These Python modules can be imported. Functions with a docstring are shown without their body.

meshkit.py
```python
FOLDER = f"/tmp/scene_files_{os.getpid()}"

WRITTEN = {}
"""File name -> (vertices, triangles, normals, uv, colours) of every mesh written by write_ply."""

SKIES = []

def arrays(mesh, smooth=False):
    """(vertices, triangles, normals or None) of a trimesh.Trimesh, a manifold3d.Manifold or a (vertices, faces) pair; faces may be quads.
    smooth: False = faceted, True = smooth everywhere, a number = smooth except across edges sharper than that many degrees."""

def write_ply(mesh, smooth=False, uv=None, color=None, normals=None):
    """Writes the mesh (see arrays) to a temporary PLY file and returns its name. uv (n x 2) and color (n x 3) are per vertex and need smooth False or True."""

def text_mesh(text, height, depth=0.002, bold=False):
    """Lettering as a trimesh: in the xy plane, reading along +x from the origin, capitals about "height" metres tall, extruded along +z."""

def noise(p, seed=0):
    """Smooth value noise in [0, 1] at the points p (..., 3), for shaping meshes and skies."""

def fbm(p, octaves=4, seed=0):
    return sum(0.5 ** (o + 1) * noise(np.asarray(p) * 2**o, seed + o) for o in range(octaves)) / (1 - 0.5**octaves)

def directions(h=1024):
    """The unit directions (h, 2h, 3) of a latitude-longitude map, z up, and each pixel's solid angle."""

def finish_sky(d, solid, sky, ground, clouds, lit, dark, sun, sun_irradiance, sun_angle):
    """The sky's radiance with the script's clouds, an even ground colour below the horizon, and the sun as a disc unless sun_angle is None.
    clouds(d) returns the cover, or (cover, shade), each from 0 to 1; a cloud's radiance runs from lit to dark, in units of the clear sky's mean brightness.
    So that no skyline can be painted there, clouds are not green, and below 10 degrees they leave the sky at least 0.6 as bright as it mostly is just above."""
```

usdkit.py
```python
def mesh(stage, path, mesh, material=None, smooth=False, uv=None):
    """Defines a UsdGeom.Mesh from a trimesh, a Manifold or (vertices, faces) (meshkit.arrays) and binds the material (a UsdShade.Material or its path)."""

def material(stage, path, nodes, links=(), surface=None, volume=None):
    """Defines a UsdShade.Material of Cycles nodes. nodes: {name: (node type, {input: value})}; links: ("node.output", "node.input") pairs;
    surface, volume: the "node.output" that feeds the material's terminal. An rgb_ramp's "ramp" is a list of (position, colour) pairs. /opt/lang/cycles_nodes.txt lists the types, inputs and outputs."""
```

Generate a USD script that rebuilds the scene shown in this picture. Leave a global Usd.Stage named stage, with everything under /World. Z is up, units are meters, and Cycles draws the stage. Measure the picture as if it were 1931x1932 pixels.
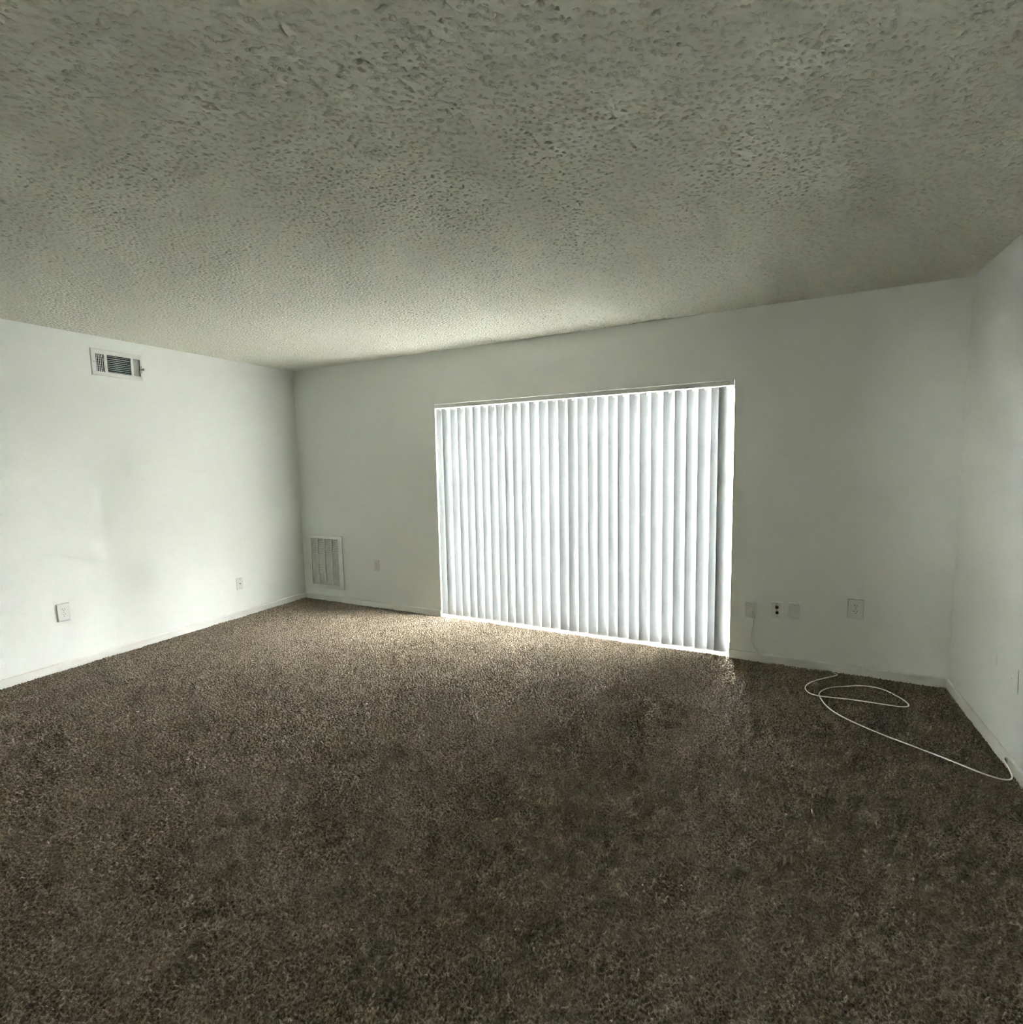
import math
import numpy as np
import trimesh
import manifold3d as m3
import usdkit
from pxr import Gf, Sdf, Usd, UsdGeom, UsdLux, UsdShade

stage = Usd.Stage.CreateInMemory()
UsdGeom.SetStageUpAxis(stage, "Z")
UsdGeom.SetStageMetersPerUnit(stage, 1.0)
world = UsdGeom.Xform.Define(stage, "/World")
stage.SetDefaultPrim(world.GetPrim())

# ------------------------------------------------------------------ camera
W, H, D = 5.543, 2.44, 9.0                 # room width, height, depth (back wall is y = 0, room runs to y = -D)
EYE = (4.52689, -3.89142, 1.43088)
YAW, PITCH, ROLL, FPX = 0.46793, -0.09549, -0.01972, 961.758
fw = np.array([-math.sin(YAW) * math.cos(PITCH), math.cos(YAW) * math.cos(PITCH), math.sin(PITCH)])
rt = np.array([math.cos(YAW), math.sin(YAW), 0.0])
up = np.cross(rt, fw)
rt, up = rt * math.cos(ROLL) + up * math.sin(ROLL), -rt * math.sin(ROLL) + up * math.cos(ROLL)
cam = UsdGeom.Camera.Define(stage, "/World/camera")
cam.CreateHorizontalApertureAttr(36.0)
cam.CreateVerticalApertureAttr(36.0 * 1932 / 1931)
cam.CreateFocalLengthAttr(36.0 * FPX / 1931)
cam.CreateClippingRangeAttr(Gf.Vec2f(0.05, 1000))
cam.CreateFStopAttr(0.0)
cam.AddTransformOp().Set(Gf.Matrix4d(*rt, 0, *up, 0, *(-fw), 0, *EYE, 1))
cam.CreateExposureAttr(2.55)

# ------------------------------------------------------------------ sky and sun
sky = UsdLux.DomeLight.Define(stage, "/World/sky")
sky.CreateIntensityAttr(34.0)
sky.CreateColorAttr(Gf.Vec3f(1.02, 1.0, 1.06))
sun = UsdLux.DistantLight.Define(stage, "/World/sun")
sun.CreateIntensityAttr(235.0)
sun.CreateAngleAttr(0.53)
sun.CreateColorAttr(Gf.Vec3f(1.0, 0.96, 0.88))
sun.AddRotateXYZOp().Set(Gf.Vec3f(8, 20, 0))   # along the facade: it lights the patio and lawn, never the room

# ------------------------------------------------------------------ helpers
rng = np.random.default_rng(7)
used = {}


def numbered(parent, name):
    k = used.get((parent, name), -1) + 1
    used[(parent, name)] = k
    return f"{parent}/{name}" + (f"_{k:03d}" if k else "")


def tag(prim, label=None, cat=None, group=None, kind=None):
    for key, v in (("label", label), ("category", cat), ("group", group), ("kind", kind)):
        if v:
            prim.SetCustomDataByKey(key, v)
    return prim


def thing(name, label, cat, loc=(0, 0, 0), kind=None, group=None):
    x = UsdGeom.Xform.Define(stage, numbered("/World", name))
    x.AddTranslateOp().Set(Gf.Vec3d(*map(float, loc)))
    return tag(x.GetPrim(), label, cat, group, kind)


def obj(name, mesh, material, parent=None, smooth=30, label=None, kind=None):
    base = str(parent.GetPath()) if parent is not None else "/World"
    m = usdkit.mesh(stage, numbered(base, name), mesh, material, smooth=smooth)
    return tag(m.GetPrim(), label, None, None, kind)


def box(x0, x1, y0, y1, z0, z1):
    m = trimesh.creation.box([x1 - x0, y1 - y0, z1 - z0])
    m.apply_translation([(x0 + x1) / 2, (y0 + y1) / 2, (z0 + z1) / 2])
    return m


def man(m):
    return m3.Manifold(m3.Mesh(np.asarray(m.vertices, np.float32), np.asarray(m.faces, np.uint32)))


def cut(a, *bs):
    r = man(a)
    for b in bs:
        r -= b if isinstance(b, m3.Manifold) else man(b)
    return r


def join(*ms):
    return trimesh.util.concatenate(list(ms))


def plate(w, h, t, bevel=0.003):
    """A wall plate facing +z in its own frame: width along x, height along y, its back at z = 0; bevelled front edges."""
    def ring(a, b, z):
        return [(-a, -b, z), (a, -b, z), (a, b, z), (-a, b, z)]
    v = np.array(ring(w / 2, h / 2, 0) + ring(w / 2, h / 2, t - bevel) + ring(w / 2 - bevel * .4, h / 2 - bevel * .4, t - bevel * .3) + ring(w / 2 - bevel * 1.3, h / 2 - bevel * 1.3, t))
    f = []
    for k in range(3):
        for i in range(4):
            j = (i + 1) % 4
            f.append((k * 4 + i, k * 4 + j, k * 4 + 4 + j)); f.append((k * 4 + i, k * 4 + 4 + j, k * 4 + 4 + i))
    f += [(12, 13, 14), (12, 14, 15), (0, 2, 1), (0, 3, 2)]
    return trimesh.Trimesh(v, f, process=False)


def cyl(r, h, sections=20, at=(0, 0, 0)):
    m = trimesh.creation.cylinder(radius=r, height=h, sections=sections)
    m.apply_translation([at[0], at[1], at[2] + h / 2])
    return m


def lbox(w, h, d, at=(0, 0, 0)):
    m = trimesh.creation.box([w, h, d])
    m.apply_translation([at[0], at[1], at[2] + d / 2])
    return m


FACE = {  # plate frame (x right, y up, z out of the wall) -> room
    "back": np.array([[1, 0, 0], [0, 0, -1], [0, 1, 0]], float),
    "left": np.array([[0, 0, 1], [1, 0, 0], [0, 1, 0]], float),
    "right": np.array([[0, 0, -1], [-1, 0, 0], [0, 1, 0]], float),
}


def on_wall(m, wall):
    if isinstance(m, m3.Manifold):
        g = m.to_mesh()
        m = trimesh.Trimesh(np.asarray(g.vert_properties)[:, :3], np.asarray(g.tri_verts), process=False)
    m = m.copy()
    m.vertices = np.asarray(m.vertices) @ FACE[wall].T
    return m


def tube(points, r, sides=10):
    p = np.asarray(points, float)
    t = np.gradient(p, axis=0)
    t /= np.linalg.norm(t, axis=1, keepdims=True)
    a = np.cross(t, [0.13, 0.21, 0.97]); a /= np.linalg.norm(a, axis=1, keepdims=True)
    b = np.cross(t, a)
    ang = np.arange(sides) * 2 * np.pi / sides
    v = p[:, None] + r * (np.cos(ang)[None, :, None] * a[:, None] + np.sin(ang)[None, :, None] * b[:, None])
    v = v.reshape(-1, 3)
    f = []
    n = len(p)
    for i in range(n - 1):
        for j in range(sides):
            k = (j + 1) % sides
            f += [(i * sides + j, i * sides + k, (i + 1) * sides + k), (i * sides + j, (i + 1) * sides + k, (i + 1) * sides + j)]
    v = np.vstack([v, p[0], p[-1]])
    for j in range(sides):
        k = (j + 1) % sides
        f += [(len(v) - 2, k, j), (len(v) - 1, (n - 1) * sides + j, (n - 1) * sides + k)]
    return trimesh.Trimesh(v, f, process=False)


def spline(points, n):
    from scipy.interpolate import splprep, splev
    p = np.asarray(points, float)
    tck, _ = splprep(p.T, s=0, k=3)
    return np.stack(splev(np.linspace(0, 1, n), tck), 1)


# ------------------------------------------------------------------ materials
L = "/World/Looks"
UsdGeom.Scope.Define(stage, L)


def plain(name, color, rough=0.5, bump=0.0, scale=200.0, metallic=0.0, spec=0.5):
    nodes = {"p": ("principled_bsdf", {"base_color": color, "roughness": rough, "metallic": metallic, "specular_ior_level": spec})}
    links = []
    if bump:
        nodes |= {"g": ("geometry", {}), "n": ("noise_texture", {"scale": scale, "detail": 3.0}), "b": ("bump", {"strength": bump, "distance": 0.002})}
        links = [("g.position", "n.vector"), ("n.fac", "b.height"), ("b.normal", "p.normal")]
    return usdkit.material(stage, f"{L}/{name}", nodes, links, surface="p.BSDF")


WALL = (0.872, 0.90, 0.83)


def paint(name, scuffs=()):
    """Matt wall paint with a faint roller stipple; scuffs: (y, z, half width, half height, depth, lean) dark marks rubbed into the paint, in room coordinates."""
    nodes = {"g": ("geometry", {}), "n": ("noise_texture", {"scale": 140.0, "detail": 3.0}), "n2": ("noise_texture", {"scale": 1.3, "detail": 2.0}),
             "b": ("bump", {"strength": 0.18, "distance": 0.002}), "m": ("mix_color", {"a": tuple(c * 0.985 for c in WALL), "b": tuple(min(1, c * 1.015) for c in WALL)}),
             "p": ("principled_bsdf", {"roughness": 0.62, "specular_ior_level": 0.35})}
    links = [("g.position", "n.vector"), ("g.position", "n2.vector"), ("n.fac", "b.height"), ("b.normal", "p.normal"), ("n2.fac", "m.fac")]
    last = "m.result"
    if scuffs:
        nodes["s"] = ("separate_xyz", {}); links.append(("g.position", "s.vector"))
        nodes["sn"] = ("noise_texture", {"scale": 160.0, "detail": 2.0}); links.append(("g.position", "sn.vector"))
    for i, (y, z, hw, hh, dark, lean) in enumerate(scuffs):
        q = {"zc": ("math", {"math_type": "subtract", "value2": z}), "lz": ("math", {"math_type": "multiply", "value2": lean}),
             "yc": ("math", {"math_type": "subtract", "value2": y}), "yl": ("math", {"math_type": "subtract"}),
             "a": ("math", {"math_type": "divide", "value2": hw}), "a2": ("math", {"math_type": "multiply"}),
             "c": ("math", {"math_type": "divide", "value2": hh}), "c2": ("math", {"math_type": "multiply"}), "c4": ("math", {"math_type": "multiply"}),
             "sum": ("math", {"math_type": "add"}), "w": ("math", {"math_type": "multiply_add", "value2": 1.6, "value3": -0.8}), "sum2": ("math", {"math_type": "add"}),
             "r": ("map_range", {"from_min": 0.4, "from_max": 1.3, "to_min": dark, "to_max": 0.0, "clamp": True}),
             "mx": ("mix_color", {"b": (0.10, 0.10, 0.10)})}
        nodes |= {f"{k}{i}": v for k, v in q.items()}
        links += [(a.replace("#", str(i)), b.replace("#", str(i))) for a, b in [
            ("s.z", "zc#.value1"), ("zc#.value", "lz#.value1"), ("s.y", "yc#.value1"), ("yc#.value", "yl#.value1"), ("lz#.value", "yl#.value2"),
            ("yl#.value", "a#.value1"), ("a#.value", "a2#.value1"), ("a#.value", "a2#.value2"), ("zc#.value", "c#.value1"), ("c#.value", "c2#.value1"), ("c#.value", "c2#.value2"),
            ("c2#.value", "c4#.value1"), ("c2#.value", "c4#.value2"), ("a2#.value", "sum#.value1"), ("c4#.value", "sum#.value2"), ("sn.fac", "w#.value1"),
            ("sum#.value", "sum2#.value1"), ("w#.value", "sum2#.value2"), ("sum2#.value", "r#.value"), ("r#.result", "mx#.fac"), (last, "mx#.a")]]
        last = f"mx{i}.result"
    links.append((last, "p.base_color"))
    return usdkit.material(stage, f"{L}/{name}", nodes, links, surface="p.BSDF")


M_wall = paint("wall_paint")
M_wall_right = paint("wall_paint_scuffed", [(-0.932, 0.418, 0.005, 0.058, 0.75, 0.08), (-0.69, 0.43, 0.004, 0.03, 0.3, 0.06), (-0.865, 0.405, 0.006, 0.005, 0.35, 0.0)])
M_trim = plain("trim_paint", (0.80, 0.80, 0.74), 0.42, 0.1, 90)
M_ceiling = usdkit.material(stage, f"{L}/popcorn_ceiling", {
    "g": ("geometry", {}), "n": ("noise_texture", {"scale": 420.0, "detail": 3.0}), "b": ("bump", {"strength": 0.5, "distance": 0.003}),
    "p": ("principled_bsdf", {"base_color": (0.87, 0.87, 0.745), "roughness": 0.95, "specular_ior_level": 0.1})},
    [("g.position", "n.vector"), ("n.fac", "b.height"), ("b.normal", "p.normal")], surface="p.BSDF")
M_carpet = usdkit.material(stage, f"{L}/carpet", {
    "g": ("geometry", {}), "n": ("noise_texture", {"scale": 120.0, "detail": 3.0, "roughness": 0.65}), "n2": ("noise_texture", {"scale": 2.6, "detail": 4.0, "roughness": 0.6}),
    "r": ("rgb_ramp", {"ramp": [(0.33, (0.042, 0.029, 0.012)), (0.5, (0.160, 0.127, 0.083)), (0.67, (0.36, 0.307, 0.235))]}),
    "v": ("map_range", {"from_min": 0.3, "from_max": 0.7, "to_min": 0.88, "to_max": 1.12, "clamp": True}), "hv": ("hsv", {}),
    "b": ("bump", {"strength": 0.9, "distance": 0.006}), "p": ("principled_bsdf", {"roughness": 0.75, "specular_ior_level": 0.35, "specular_tint": (1.0, 0.9, 0.78), "sheen_weight": 0.12, "sheen_roughness": 0.3, "sheen_tint": (1.0, 0.9, 0.76)})},
    [("g.position", "n.vector"), ("g.position", "n2.vector"), ("n.fac", "r.fac"), ("n2.fac", "v.value"), ("r.color", "hv.color"), ("v.result", "hv.value"),
     ("hv.color", "p.base_color"), ("n.fac", "b.height"), ("b.normal", "p.normal")], surface="p.BSDF")
M_vinyl = usdkit.material(stage, f"{L}/slat_vinyl", {
    "d": ("principled_bsdf", {"base_color": (0.38, 0.388, 0.378), "roughness": 0.45, "specular_ior_level": 0.3}), "t": ("translucent_bsdf", {"color": (0.81, 0.84, 0.84)}), "m": ("mix_closure", {"fac": 0.099})},
    [("d.BSDF", "m.closure1"), ("t.BSDF", "m.closure2")], surface="m.closure")
M_rail = plain("rail_enamel", (0.70, 0.70, 0.65), 0.4)
M_white = plain("white_plastic", (0.83, 0.83, 0.79), 0.35)
M_plate = plain("plate_plastic", (0.80, 0.80, 0.745), 0.4)
M_painted_plate = plain("painted_plate", (0.75, 0.76, 0.70), 0.5)
M_dark = plain("dark_slot", (0.02, 0.02, 0.018), 0.6)
M_screw = plain("screw_metal", (0.45, 0.45, 0.42), 0.35, metallic=0.9)
M_enamel = plain("vent_enamel", (0.80, 0.80, 0.75), 0.4)
M_lever = plain("lever_plastic", (0.5, 0.5, 0.47), 0.5)
M_enamel_grey = plain("damper_metal", (0.40, 0.40, 0.36), 0.5)
M_duct = plain("duct_metal", (0.045, 0.045, 0.042), 0.7)
M_filter = plain("filter_fabric", (0.09, 0.095, 0.08), 0.95, 0.5, 300)
M_grille = plain("grille_enamel", (0.87, 0.875, 0.82), 0.42)
M_cord = plain("cord_rubber", (0.80, 0.79, 0.70), 0.4)
M_frame = plain("door_aluminium", (0.60, 0.60, 0.58), 0.4, metallic=0.3)
M_concrete = plain("patio_concrete", (0.62, 0.61, 0.58), 0.9, 0.4, 40)
M_stucco = plain("divider_stucco", (0.50, 0.50, 0.49), 0.9, 0.5, 60)
M_glass = usdkit.material(stage, f"{L}/pane_glass", {
    "t": ("transparent_bsdf", {"color": (0.96, 0.975, 0.97)}), "g": ("glossy_bsdf", {"roughness": 0.02}), "w": ("layer_weight", {"blend": 0.5}),
    "pw": ("math", {"math_type": "power", "value2": 5.0}), "f": ("math", {"math_type": "multiply_add", "value2": 0.9, "value3": 0.035}), "m": ("mix_closure", {})},
    [("w.facing", "pw.value1"), ("pw.value", "f.value1"), ("f.value", "m.fac"), ("t.BSDF", "m.closure1"), ("g.BSDF", "m.closure2")], surface="m.closure")

# ------------------------------------------------------------------ the room shell
DX0, DX1, DZ = 1.797, 4.303, 1.976         # the sliding door's opening
T = 0.16                                   # wall thickness
GX0, GX1, GZ0, GZ1 = 0.128, 0.535, 0.165, 0.678      # hole behind the return grille
VY0, VY1, VZ0, VZ1 = -1.797, -1.490, 2.178, 2.312    # hole behind the supply register


def struct(name, mesh, material, label, cat, smooth=30):
    return tag(obj(name, mesh, material, None, smooth), label, cat, None, "structure")


struct("wall_back", cut(box(-T, W + T, 0, T, -0.1, H + 0.1), box(DX0, DX1, -1, 1, -0.5, DZ), box(DX0 - 0.07, DX1 + 0.07, 0.088, 1, -0.5, DZ + 0.03), box(GX0, GX1, -1, 0.12, GZ0, GZ1)), M_wall,
       "off white painted wall with the sliding door opening in it", "wall", False)
KY0, KY1, KZ0, KZ1 = -8.4, -7.0, 1.08, 2.0  # the window behind the camera
struct("wall_left", cut(box(-T, 0, -D, 0, -0.1, H + 0.1), box(-0.13, 1, VY0, VY1, VZ0, VZ1), box(-1, 1, KY0, KY1, KZ0, KZ1)), M_wall, "off white painted wall at left with the air register high on it", "wall", False)
struct("wall_right", box(W, W + T, -D, 0, -0.1, H + 0.1), M_wall_right, "off white painted wall at right edge with a dark vertical scuff", "wall", False)
struct("wall_front", box(-T, W + T, -D - T, -D, -0.1, H + 0.1), M_wall, "off white painted wall at the far end behind the camera", "wall", False)
struct("wall_partition", cut(box(0, W, -6.5, -6.38, -0.1, H + 0.1), box(1.0, 4.8, -7, -6, 1.25, 2.22)), M_wall, "off white partition with a serving opening behind the camera", "wall", False)


def periodic_noise(n, wavelength, spread, seed, size):
    """Seamlessly tiling band-limited noise on an n x n grid of the given size, zero mean, unit deviation."""
    r = np.random.default_rng(seed)
    k = np.fft.fftfreq(n, size / n)
    kk = np.hypot(k[:, None], k[None, :])
    k0 = 1 / wavelength
    spec = np.exp(-((kk - k0) / (spread * k0)) ** 2 / 2) * (kk > 0)
    z = np.real(np.fft.ifft2(np.fft.fft2(r.standard_normal((n, n))) * spec))
    return z / z.std()


def sheet(n, size, height):
    """A size x size sheet with the periodic heights at its (n + 1)^2 vertices."""
    hh = np.pad(height, ((0, 1), (0, 1)), mode="wrap")
    g = np.linspace(0, size, n + 1)
    x, y = np.meshgrid(g, g, indexing="ij")
    v = np.stack([x, y, hh], -1).reshape(-1, 3)
    i, j = np.meshgrid(np.arange(n), np.arange(n), indexing="ij")
    a = i * (n + 1) + j
    q = np.stack([a, a + n + 1, a + n + 2, a + 1], -1).reshape(-1, 4)
    return trimesh.Trimesh(v, np.vstack([q[:, [0, 1, 2]], q[:, [0, 2, 3]]]), process=False)


TILE = W / 6


def tiled(parent, name, mesh, material, z, rows):
    """The relief of a large surface: one seamless sheet laid side by side."""
    pi = UsdGeom.PointInstancer.Define(stage, numbered(str(parent.GetPath()), name))
    proto = usdkit.mesh(stage, f"{pi.GetPath()}/relief", mesh, material, smooth=True)
    pi.CreatePrototypesRel().SetTargets([proto.GetPath()])
    pos = [(i * TILE, -(j + 1) * TILE, z) for i in range(6) for j in range(rows)]
    pi.CreatePositionsAttr([Gf.Vec3f(*p) for p in pos])
    pi.CreateProtoIndicesAttr([0] * len(pos))
    return tag(pi.GetPrim(), None, None, None, "stuff")


# carpet: backing, and the pile as real relief of tufts
floor = thing("floor", "brown taupe wall to wall carpet", "carpet", kind="structure")
obj("carpet_backing", box(0, W, -D, 0.085, -0.1, -0.006), M_carpet, floor, False)
n = 210
tufts = periodic_noise(n, 0.016, 0.35, 3, TILE)
tufts = np.tanh(tufts * 0.9) * 0.0085 + periodic_noise(n, 0.3, 0.5, 5, TILE) * 0.0012
tiled(floor, "carpet_pile", sheet(n, TILE, tufts), M_carpet, 0.0, 5)
strip = sheet(60, 0.09, periodic_noise(60, 0.012, 0.4, 9, 0.09) * 0.001)
obj("carpet_edge", join(*[strip.copy().apply_translation([DX0 + 0.0895 * k, -0.004, 0.0]) for k in range(28)]), M_carpet, floor, True, kind="stuff")

# ceiling: slab, and the sprayed texture as real relief
ceil = thing("ceiling", "off white sprayed popcorn ceiling with dark pitted specks", "ceiling", kind="structure")
obj("ceiling_slab", box(-T, W + T, -D - T, T, H + 0.012, H + 0.2), M_ceiling, ceil, False)
n = 264
lump = periodic_noise(n, 0.030, 0.45, 11, TILE)
fine = periodic_noise(n, 0.014, 0.4, 12, TILE)
pits = np.clip((lump * 0.70 + fine * 0.70) - 1.05, 0, None)
relief = 0.0095 * np.tanh(pits * 2.2) - np.tanh(periodic_noise(n, 0.020, 0.4, 14, TILE)) * 0.0011 - fine * 0.0003
tiled(ceil, "sprayed_texture", sheet(n, TILE, relief), M_ceiling, H, 5)


def baseboard(length, h=0.062, t=0.012):
    """Along +x, its back at y = 0, front towards -y, with an eased top edge."""
    prof = [(0, 0), (-t, 0), (-t, h - 0.010), (-t + 0.0015, h - 0.005), (-t + 0.004, h - 0.0015), (-t + 0.007, h), (0, h)]
    v = np.array([(x, y, z) for x in (0, length) for y, z in prof])
    k = len(prof)
    f = []
    for i in range(k):
        j = (i + 1) % k
        f += [(i, j, k + j), (i, k + j, k + i)]
    for i in range(1, k - 1):
        f += [(0, i + 1, i), (k, k + i, k + i + 1)]
    m = trimesh.Trimesh(v, f, process=False)
    trimesh.repair.fix_normals(m)
    return m


def turned(m, deg, loc):
    m = m.copy()
    m.apply_transform(trimesh.transformations.rotation_matrix(math.radians(deg), [0, 0, 1]))
    m.apply_translation(loc)
    return m


struct("baseboard_back", turned(baseboard(DX0 - 0.012), 0, (0.012, 0, 0)), M_trim, "white baseboard on the back wall between left corner and sliding door", "baseboard")
struct("baseboard_back", turned(baseboard(W - 0.012 - DX1), 0, (DX1, 0, 0)), M_trim, "white baseboard on the back wall between sliding door and right corner", "baseboard")
struct("baseboard_left", turned(baseboard(D), 90, (0, -D, 0)), M_trim, "white baseboard along the left wall", "baseboard")
struct("baseboard_right", turned(baseboard(D), -90, (W, 0, 0)), M_trim, "white baseboard along the right wall", "baseboard")

# ------------------------------------------------------------------ the sliding door
door = thing("door_1", "sliding glass patio door behind the vertical blind", "door", kind="structure")
Y0, Y1 = 0.092, 0.150
FX0, FX1, FZ = DX0 - 0.069, DX1 + 0.069, DZ + 0.029       # the frame sits behind the drywall return
obj("door_frame", join(box(FX0, FX0 + 0.03, Y0, Y1, -0.01, FZ), box(FX1 - 0.03, FX1, Y0, Y1, -0.01, FZ), box(FX0 + 0.03, FX1 - 0.03, Y0, Y1, FZ - 0.035, FZ), box(FX0 + 0.03, FX1 - 0.03, Y0, Y1, -0.01, 0.02)), M_frame, door, False)
XM = (DX0 + DX1) / 2
for a, b, y in ((FX0 + 0.03, XM + 0.03, 0.128), (XM - 0.03, FX1 - 0.03, 0.104)):
    s, z0, z1 = 0.032, 0.02, FZ - 0.035
    sash = obj("door_panel", join(box(a, a + s, y - 0.011, y + 0.011, z0, z1), box(b - s, b, y - 0.011, y + 0.011, z0, z1),
                                  box(a + s, b - s, y - 0.011, y + 0.011, z1 - 0.045, z1), box(a + s, b - s, y - 0.011, y + 0.011, z0, z0 + 0.06)), M_frame, door, False)
    obj("glass_pane", box(a + s, b - s, y - 0.002, y + 0.002, z0 + 0.06, z1 - 0.045), M_glass, sash, False, label="clear glass pane")

# the window behind the camera, beyond the partition
win = thing("window_1", "small window in the far end of the left wall behind the camera", "window", kind="structure")
f = 0.045
fr = obj("window_frame", join(box(-0.12, -0.06, KY0, KY1, KZ0, KZ0 + f), box(-0.12, -0.06, KY0, KY1, KZ1 - f, KZ1), box(-0.12, -0.06, KY0, KY0 + f, KZ0 + f, KZ1 - f), box(-0.12, -0.06, KY1 - f, KY1, KZ0 + f, KZ1 - f)), M_frame, win, False)
obj("glass_pane", box(-0.092, -0.088, KY0 + f, KY1 - f, KZ0 + f, KZ1 - f), M_glass, win, False, label="clear glass pane")

# ------------------------------------------------------------------ the vertical blind
RY0, RY1, RZ0, RZ1 = 0.003, 0.046, 1.9385, 1.9715
blind = thing("vertical_blind", "white vinyl vertical blind closed over the sliding glass door", "blind", (0, 0, 0))
prof = m3.CrossSection([[(RY0, RZ0 + 0.002), (RY0 + 0.002, RZ0), (RY0 + 0.016, RZ0), (RY0 + 0.016, RZ0 + 0.006), (RY1 - 0.016, RZ0 + 0.006), (RY1 - 0.016, RZ0), (RY1 - 0.002, RZ0), (RY1, RZ0 + 0.002),
                        (RY1, RZ1 - 0.003), (RY1 - 0.003, RZ1), (RY0 + 0.003, RZ1), (RY0, RZ1 - 0.003)]])


def extrude_x(section, x0, x1):
    m = m3.Manifold.extrude(section, x1 - x0).to_mesh()
    v = np.asarray(m.vert_properties)[:, :3]
    return trimesh.Trimesh(np.stack([v[:, 2] + x0, v[:, 0], v[:, 1]], 1), np.asarray(m.tri_verts), process=False)


obj("headrail", extrude_x(prof, DX0 + 0.008, DX1 - 0.030), M_rail, blind, 30)
for x0, x1 in ((DX0 + 0.003, DX0 + 0.008), (DX1 - 0.030, DX1 - 0.004)):
    obj("end_cap", box(x0, x1, RY0 - 0.003, RY1 + 0.001, RZ0 - 0.001, RZ1 + 0.002), M_white, blind, False, label="white plastic end cap")

EDGES = [1.795, 1.857, 1.945, 2.021, 2.103, 2.179, 2.260, 2.338, 2.418, 2.492, 2.569, 2.650, 2.731, 2.818, 2.900, 2.988, 3.069, 3.152, 3.235, 3.315, 3.402, 3.477, 3.567, 3.646, 3.731, 3.819, 3.900, 3.982, 4.063, 4.149, 4.198]
SW, SAG, ST = 0.089, 0.0055, 0.0009
ZT, ZB = 1.9335, 0.024


def slat_mesh(top, bottom, drop):
    """A curved vinyl strip hanging from z = 0 down, its chord turned by the angle top at the top and bottom at the bottom."""
    nu, nv = 9, 12
    u = np.linspace(-1, 1, nu)
    cx, cy = u * SW / 2, -(1 - u * u) * SAG
    rings = []
    for side in (0, 1):
        for k in range(nv + 1):
            s = k / nv
            a = top + (bottom - top) * s
            y = cy + (ST / 2 if side else -ST / 2)
            rings.append(np.stack([cx * math.cos(a) - y * math.sin(a), cx * math.sin(a) + y * math.cos(a), np.full(nu, -s * drop)], 1))
    v = np.vstack(rings)
    f = []
    o = (nv + 1) * nu
    for k in range(nv):
        for i in range(nu - 1):
            a, b, c, d = k * nu + i, k * nu + i + 1, (k + 1) * nu + i + 1, (k + 1) * nu + i
            f += [(a, c, b), (a, d, c), (a + o, b + o, c + o), (a + o, c + o, d + o)]
        for i in (0, nu - 1):
            a, d = k * nu + i, (k + 1) * nu + i
            f += [(a, a + o, d + o), (a, d + o, d)] if i == 0 else [(a, d + o, a + o), (a, d, d + o)]
    for k in (0, nv):
        for i in range(nu - 1):
            a, b = k * nu + i, k * nu + i + 1
            f += [(a, b, b + o), (a, b + o, a + o)] if k == 0 else [(a, b + o, b), (a, a + o, b + o)]
    m = trimesh.Trimesh(v, f, process=False)
    trimesh.repair.fix_normals(m)
    return m


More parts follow.
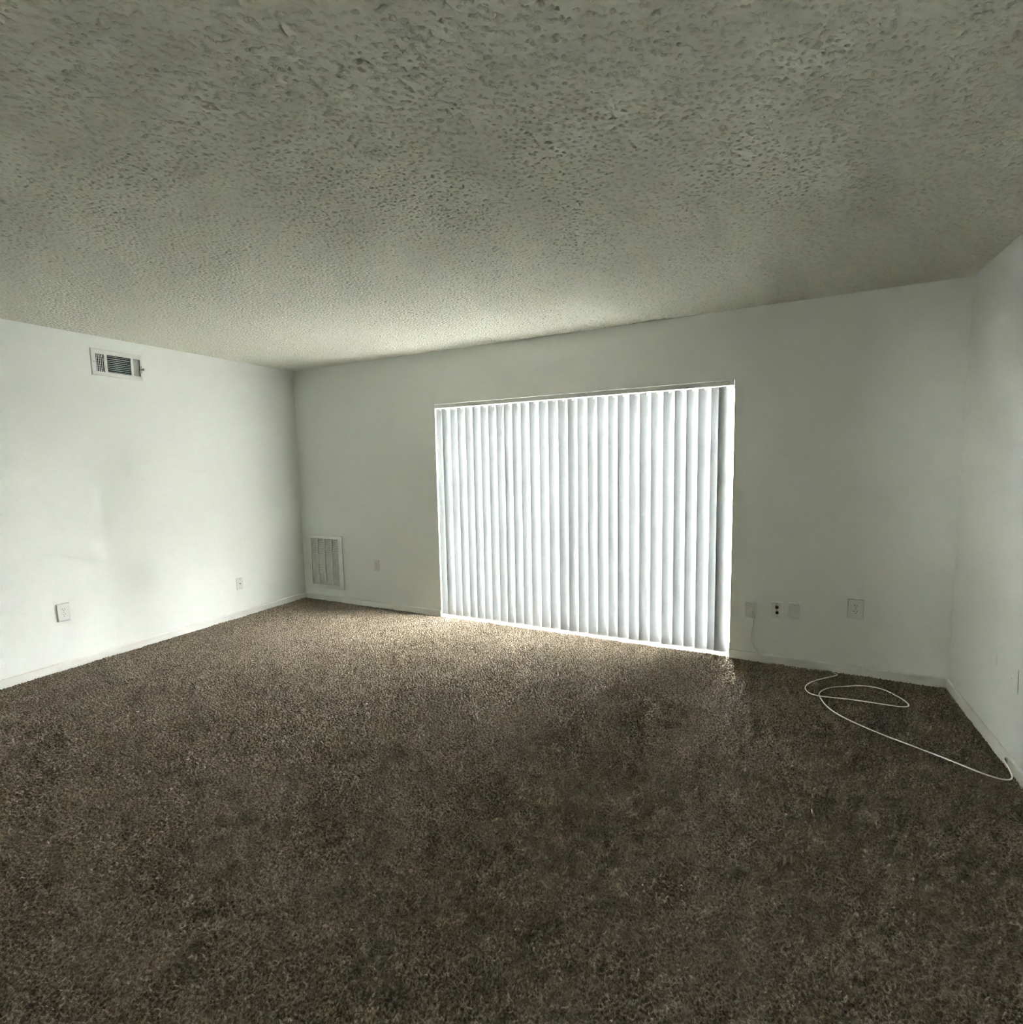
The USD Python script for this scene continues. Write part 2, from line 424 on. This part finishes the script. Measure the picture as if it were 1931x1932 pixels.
for i, xl in enumerate(EDGES):
    th = math.radians(12.5 + rng.uniform(-2.0, 2.0))
    tw = math.radians(rng.uniform(-2.0, 2.0))
    yl = 0.026
    if i == 30:
        th, tw, yl = math.radians(12), 0.0, 0.028
    if i == 29:
        th, tw, yl = math.radians(15), 0.0, 0.030
    xc, yc = xl + SW / 2 * math.cos(th), yl + SW / 2 * math.sin(th)
    m = slat_mesh(th - tw / 2, th + tw / 2, ZT - ZB + rng.uniform(-0.003, 0.003))
    m.apply_translation([xc, yc, ZT])
    s = obj("slat", m, M_vinyl, blind, 40)
    hx, hy = xc, yc - SAG
    obj("hanger", box(hx - 0.007, hx + 0.007, hy - 0.0025, hy + 0.0025, ZT - 0.016, RZ0 + 0.006), M_white, s, False)

# ------------------------------------------------------------------ outside, behind the blind
struct("patio_slab", box(-0.6, 6.2, T, 3.0, -0.25, -0.05), M_concrete, "concrete patio slab outside the sliding door", "patio", False)
struct("patio_divider", box(4.50, 4.62, T, 2.5, -0.06, 2.8), M_stucco, "painted divider wall at the side of the patio", "wall", False)
struct("paved_court", cut(box(-30, 36, -40, 40, -0.40, -0.12), box(-T, W + T, -D - T, T, -1, 1)), M_concrete, "pale paved court around the building", "paving", False)

# ------------------------------------------------------------------ supply register high on the left wall
vy, vz = (-1.826 - 1.476) / 2, 2.248
vent = thing("air_register", "white metal air register with grey closed right section high on left wall", "vent", (0, vy, vz))


def vbox(y0, y1, z0, z1, x0, x1):
    return box(x0, x1, y0 - vy, y1 - vy, z0 - vz, z1 - vz)


FY0, FY1, FZ0, FZ1 = -1.826, -1.476, 2.149, 2.347
secs = [(-1.796, -1.740), (-1.722, -1.559), (-1.542, -1.492)]
fr = trimesh.creation.box([0.012, FY1 - FY0, FZ1 - FZ0]); fr.apply_translation([0.006, (FY0 + FY1) / 2 - vy, (FZ0 + FZ1) / 2 - vz])
frp = on_wall(plate(FY1 - FY0, FZ1 - FZ0, 0.010, 0.006), "left"); frp.apply_translation([0, (FY0 + FY1) / 2 - vy, (FZ0 + FZ1) / 2 - vz])
obj("register_frame", cut(frp, *[vbox(a, b, VZ0 + 0.002, VZ1 - 0.002, -0.1, 0.1) for a, b in secs]), M_enamel, vent, False)
obj("duct_box", cut(vbox(VY0 + 0.001, VY1 - 0.001, VZ0 + 0.001, VZ1 - 0.001, -0.125, -0.001), vbox(VY0 + 0.004, VY1 - 0.004, VZ0 + 0.004, VZ1 - 0.004, -0.121, 0.1)), M_duct, vent, False, label="dark duct box inside the wall")


def tilted(size, axis, deg, at):
    m = trimesh.creation.box(size)
    m.apply_transform(trimesh.transformations.rotation_matrix(math.radians(deg), axis))
    m.apply_translation(at)
    return m


a, b = secs[1]
for k in range(9):
    z = VZ0 + 0.010 + k * (VZ1 - VZ0 - 0.020) / 8
    obj("louver", tilted([0.013, b - a, 0.0014], [0, 1, 0], 32, [-0.003, (a + b) / 2 - vy, z - vz]), M_enamel, vent, False)
a, b = secs[0]
for k in range(4):
    y = a + 0.010 + k * (b - a - 0.020) / 3
    obj("vertical_vane", tilted([0.012, 0.0016, VZ1 - VZ0 - 0.004], [0, 0, 1], -38, [0.0005, y - vy, (VZ0 + VZ1) / 2 - vz]), M_enamel, vent, False)
for k in range(7):
    z = VZ0 + 0.014 + k * (VZ1 - VZ0 - 0.028) / 6
    obj("horizontal_vane", tilted([0.010, b - a, 0.0022], [0, 1, 0], 0, [-0.016, (a + b) / 2 - vy, z - vz]), M_enamel_grey, vent, False)
a, b = secs[2]
for k in range(4):
    y = a + (k + 0.5) * (b - a) / 4
    obj("closed_vane", tilted([0.0016, (b - a) / 4 + 0.003, VZ1 - VZ0 - 0.004], [0, 0, 1], 14, [-0.003, y - vy, (VZ0 + VZ1) / 2 - vz]), M_enamel_grey, vent, False, label="grey closed vane")
lev = join(vbox(-1.489, -1.484, 2.205, 2.262, 0.006, 0.014), vbox(-1.492, -1.484, 2.228, 2.236, 0.006, 0.045), vbox(-1.4925, -1.4835, 2.224, 2.240, 0.038, 0.052))
obj("damper_lever", lev, M_lever, vent, False, label="small grey damper lever")
obj("screw", on_wall(cyl(0.004, 0.002, 12, (0, 0, 0.010)), "left").apply_translation([0, -1.811 - vy, 2.248 - vz]), M_screw, vent, 30)

# ------------------------------------------------------------------ return grille low on the back wall
g0x, g1x, g0z, g1z = 0.096, 0.580, 0.137, 0.708
gx, gz = (g0x + g1x) / 2, g0z
grille = thing("return_grille", "tall white louvered return air grille low on back wall near left corner", "vent", (gx, 0, gz))
frp = on_wall(plate(g1x - g0x, g1z - g0z, 0.009, 0.005), "back"); frp.apply_translation([0, 0, (g1z - g0z) / 2])
cols = [(0.130 + k * 0.1012, 0.130 + k * 0.1012 + 0.090) for k in range(4)]
cz0, cz1 = 0.172, 0.674
obj("grille_frame", cut(frp, *[box(a - gx, b - gx, -1, 1, cz0 - gz, cz1 - gz) for a, b in cols]), M_grille, grille, False)
for a, b in cols:
    blades = []
    nb = 42
    for k in range(nb):
        z = cz0 + (k + 0.5) * (cz1 - cz0) / nb
        blades.append(tilted([b - a, 0.0115, 0.0010], [1, 0, 0], 38, [(a + b) / 2 - gx, -0.003, z - gz]))
    obj("louver_bank", join(*blades), M_grille, grille, False, kind="stuff")
obj("filter_panel", box(GX0 - gx + 0.001, GX1 - gx - 0.001, 0.030, 0.050, GZ0 - gz + 0.001, GZ1 - gz - 0.001), M_filter, grille, False, label="grey filter behind the louvers")
for z in (g0z + 0.018, g1z - 0.018):
    obj("screw", on_wall(cyl(0.004, 0.0015, 12, (0, 0, 0.009)), "back").apply_translation([0, 0, z - gz]), M_screw, grille, 30)


# ------------------------------------------------------------------ wall plates
def wall_plate(name, label, cat, wall, at, w, h, mat, t=0.007, group=None):
    p = thing(name, label, cat, at, group=group)
    obj("cover_plate", on_wall(plate(w, h, t), wall), mat, p, False)
    return p, t


def screw(p, wall, y, t):
    s = join(cyl(0.0032, 0.0012, 12, (0, y, t - 0.0002)))
    obj("screw", on_wall(s, wall), M_screw, p, 30)


def receptacle(p, wall, t, mat):
    for yc in (0.0195, -0.0195):
        face = m3.CrossSection.circle(0.0172, 32) ^ m3.CrossSection.square((0.034, 0.0285), True)
        f = m3.Manifold.extrude(face, 0.003).translate((0, yc, t - 0.0006))
        fm = f.to_mesh()
        r = obj("receptacle_face", on_wall(trimesh.Trimesh(np.asarray(fm.vert_properties)[:, :3], np.asarray(fm.tri_verts), process=False), wall), mat, p, 30)
        z = t + 0.0024
        for dx, hh in ((-0.0064, 0.0086), (0.0064, 0.0072)):
            obj("slot", on_wall(lbox(0.0026, hh, 0.0006, (dx, yc + 0.0045, z - 0.0003)), wall), M_dark, r, False, label="dark prong slot")
        obj("ground_hole", on_wall(cyl(0.0027, 0.0006, 14, (0, yc - 0.0075, z - 0.0003)), wall), M_dark, r, 30, label="dark ground hole")
    screw(p, wall, 0, t)


p, t = wall_plate("duplex_outlet", "white duplex outlet on the left wall below and left of the air register", "outlet", "left", (0, -2.146, 0.4245), 0.072, 0.126, M_white, 0.014)
receptacle(p, "left", t, M_white)
p, t = wall_plate("duplex_outlet", "small painted over duplex outlet right of the tall return grille", "outlet", "back", (1.031, 0, 0.434), 0.070, 0.112, M_painted_plate, 0.005)
receptacle(p, "back", t, M_painted_plate)
p, t = wall_plate("duplex_outlet", "oversized white duplex outlet on back wall nearest the right corner", "outlet", "back", (5.054, 0, 0.444), 0.088, 0.127, M_plate, 0.008)
receptacle(p, "back", t, M_plate)

p, t = wall_plate("coax_plate", "small white wall plate with one dark connector on left wall near corner", "wall plate", "left", (0, -0.7725, 0.327), 0.064, 0.112, M_painted_plate, 0.006)
obj("connector", on_wall(cyl(0.0046, 0.008, 16, (0, 0.002, t - 0.001)), "left"), M_dark, p, 30, label="dark connector")
for y in (0.042, -0.042):
    screw(p, "left", y, t)

p, t = wall_plate("jack_plate", "wall plate beside the blind with a white cord plugged in", "wall plate", "back", (4.438, 0, 0.373), 0.072, 0.114, M_painted_plate, 0.015)
obj("jack", on_wall(cut(lbox(0.018, 0.018, 0.008, (0, 0, t - 0.001)), lbox(0.010, 0.010, 0.02, (0, 0, t + 0.002))), "back"), M_plate, p, False)
for y in (0.042, -0.042):
    screw(p, "back", y, t)
p, t = wall_plate("jack_plate", "white wall plate with two black holes one above other", "wall plate", "back", (4.602, 0, 0.387), 0.072, 0.112, M_plate, 0.007)
for y in (0.019, -0.019):
    obj("port", on_wall(cut(cyl(0.0085, 0.003, 20, (0, y, t - 0.0004)), cyl(0.0062, 0.01, 20, (0, y, t + 0.0008))), "back"), M_dark, p, 30, label="black round port")
for y in (0.044, -0.044):
    screw(p, "back", y, t)
p, t = wall_plate("blank_plate", "blank white wall plate right of the two hole plate", "wall plate", "back", (4.7035, 0, 0.391), 0.069, 0.110, M_painted_plate, 0.007)
screw(p, "back", 0.040, t); screw(p, "back", -0.040, t)

# ------------------------------------------------------------------ the white cord
jack = [(4.438, -0.016, 0.377), (4.439, -0.028, 0.381), (4.444, -0.034, 0.372), (4.453, -0.026, 0.345), (4.4575, -0.017, 0.310), (4.4565, -0.010, 0.262), (4.449, -0.008, 0.215), (4.4455, -0.008, 0.180),
        (4.449, -0.010, 0.150), (4.459, -0.013, 0.122), (4.476, -0.017, 0.095), (4.496, -0.018, 0.069), (4.512, -0.019, 0.045), (4.527, -0.020, 0.020), (4.55, -0.021, 0.004)]
tuck = [(4.62, -0.020, 0.000), (4.72, -0.020, -0.001), (4.82, -0.020, -0.001), (4.90, -0.022, 0.000), (4.95, -0.036, 0.003)]
coil = [(4.962, -0.056), (4.94, -0.093), (4.895, -0.141), (4.831, -0.214), (4.785, -0.286), (4.764, -0.354), (4.767, -0.402), (4.787, -0.44), (4.827, -0.453), (4.896, -0.447), (5.004, -0.432), (5.107, -0.427),
        (5.182, -0.426), (5.244, -0.418), (5.271, -0.397), (5.276, -0.355), (5.255, -0.297), (5.217, -0.233), (5.171, -0.192), (5.089, -0.186), (5.0, -0.231), (4.909, -0.305), (4.852, -0.379), (4.831, -0.443),
        (4.833, -0.488), (4.857, -0.579), (4.912, -0.676), (4.988, -0.749), (5.071, -0.811), (5.189, -0.882), (5.296, -0.947), (5.378, -1.002), (5.441, -1.038), (5.474, -1.045), (5.502, -1.038)]
path = jack + tuck + [(x, y, 0.0075 + (0.006 if 21 <= k <= 24 else 0.0)) for k, (x, y) in enumerate(coil)] + [(5.516, -1.022, 0.010), (5.523, -0.990, 0.016), (5.524, -0.950, 0.024), (5.523, -0.920, 0.031), (5.524, -0.912, 0.034)]
cord = thing("cord", "thin white cord running from wall jack and looping on carpet at right", "cord")
obj("cable", tube(spline(path, 520), 0.0034, 10), M_cord, cord, True)
obj("plug", box(4.432, 4.444, -0.028, -0.015, 0.370, 0.384), M_plate, cord, False)
clip = thing("cable_clip", "small white cable clip on baseboard below the corded wall plate", "clip", (4.452, -0.012, 0.033))
obj("clip_body", cut(box(-0.004, 0.004, -0.009, 0, -0.026, 0.028), box(-1, 1, -0.006, -0.002, -0.018, 0.020)), M_plate, clip, False)
gr = thing("cable_grommet", "small dark round grommet on the right wall baseboard", "grommet", (W - 0.012, -0.912, 0.036))
obj("flange", on_wall(cut(cyl(0.013, 0.003, 24), cyl(0.007, 0.02, 20, (0, 0, -0.005))), "right"), M_enamel_grey, gr, 30)
obj("bushing", on_wall(cyl(0.0068, 0.0045, 20), "right"), M_dark, gr, 30, label="dark centre")
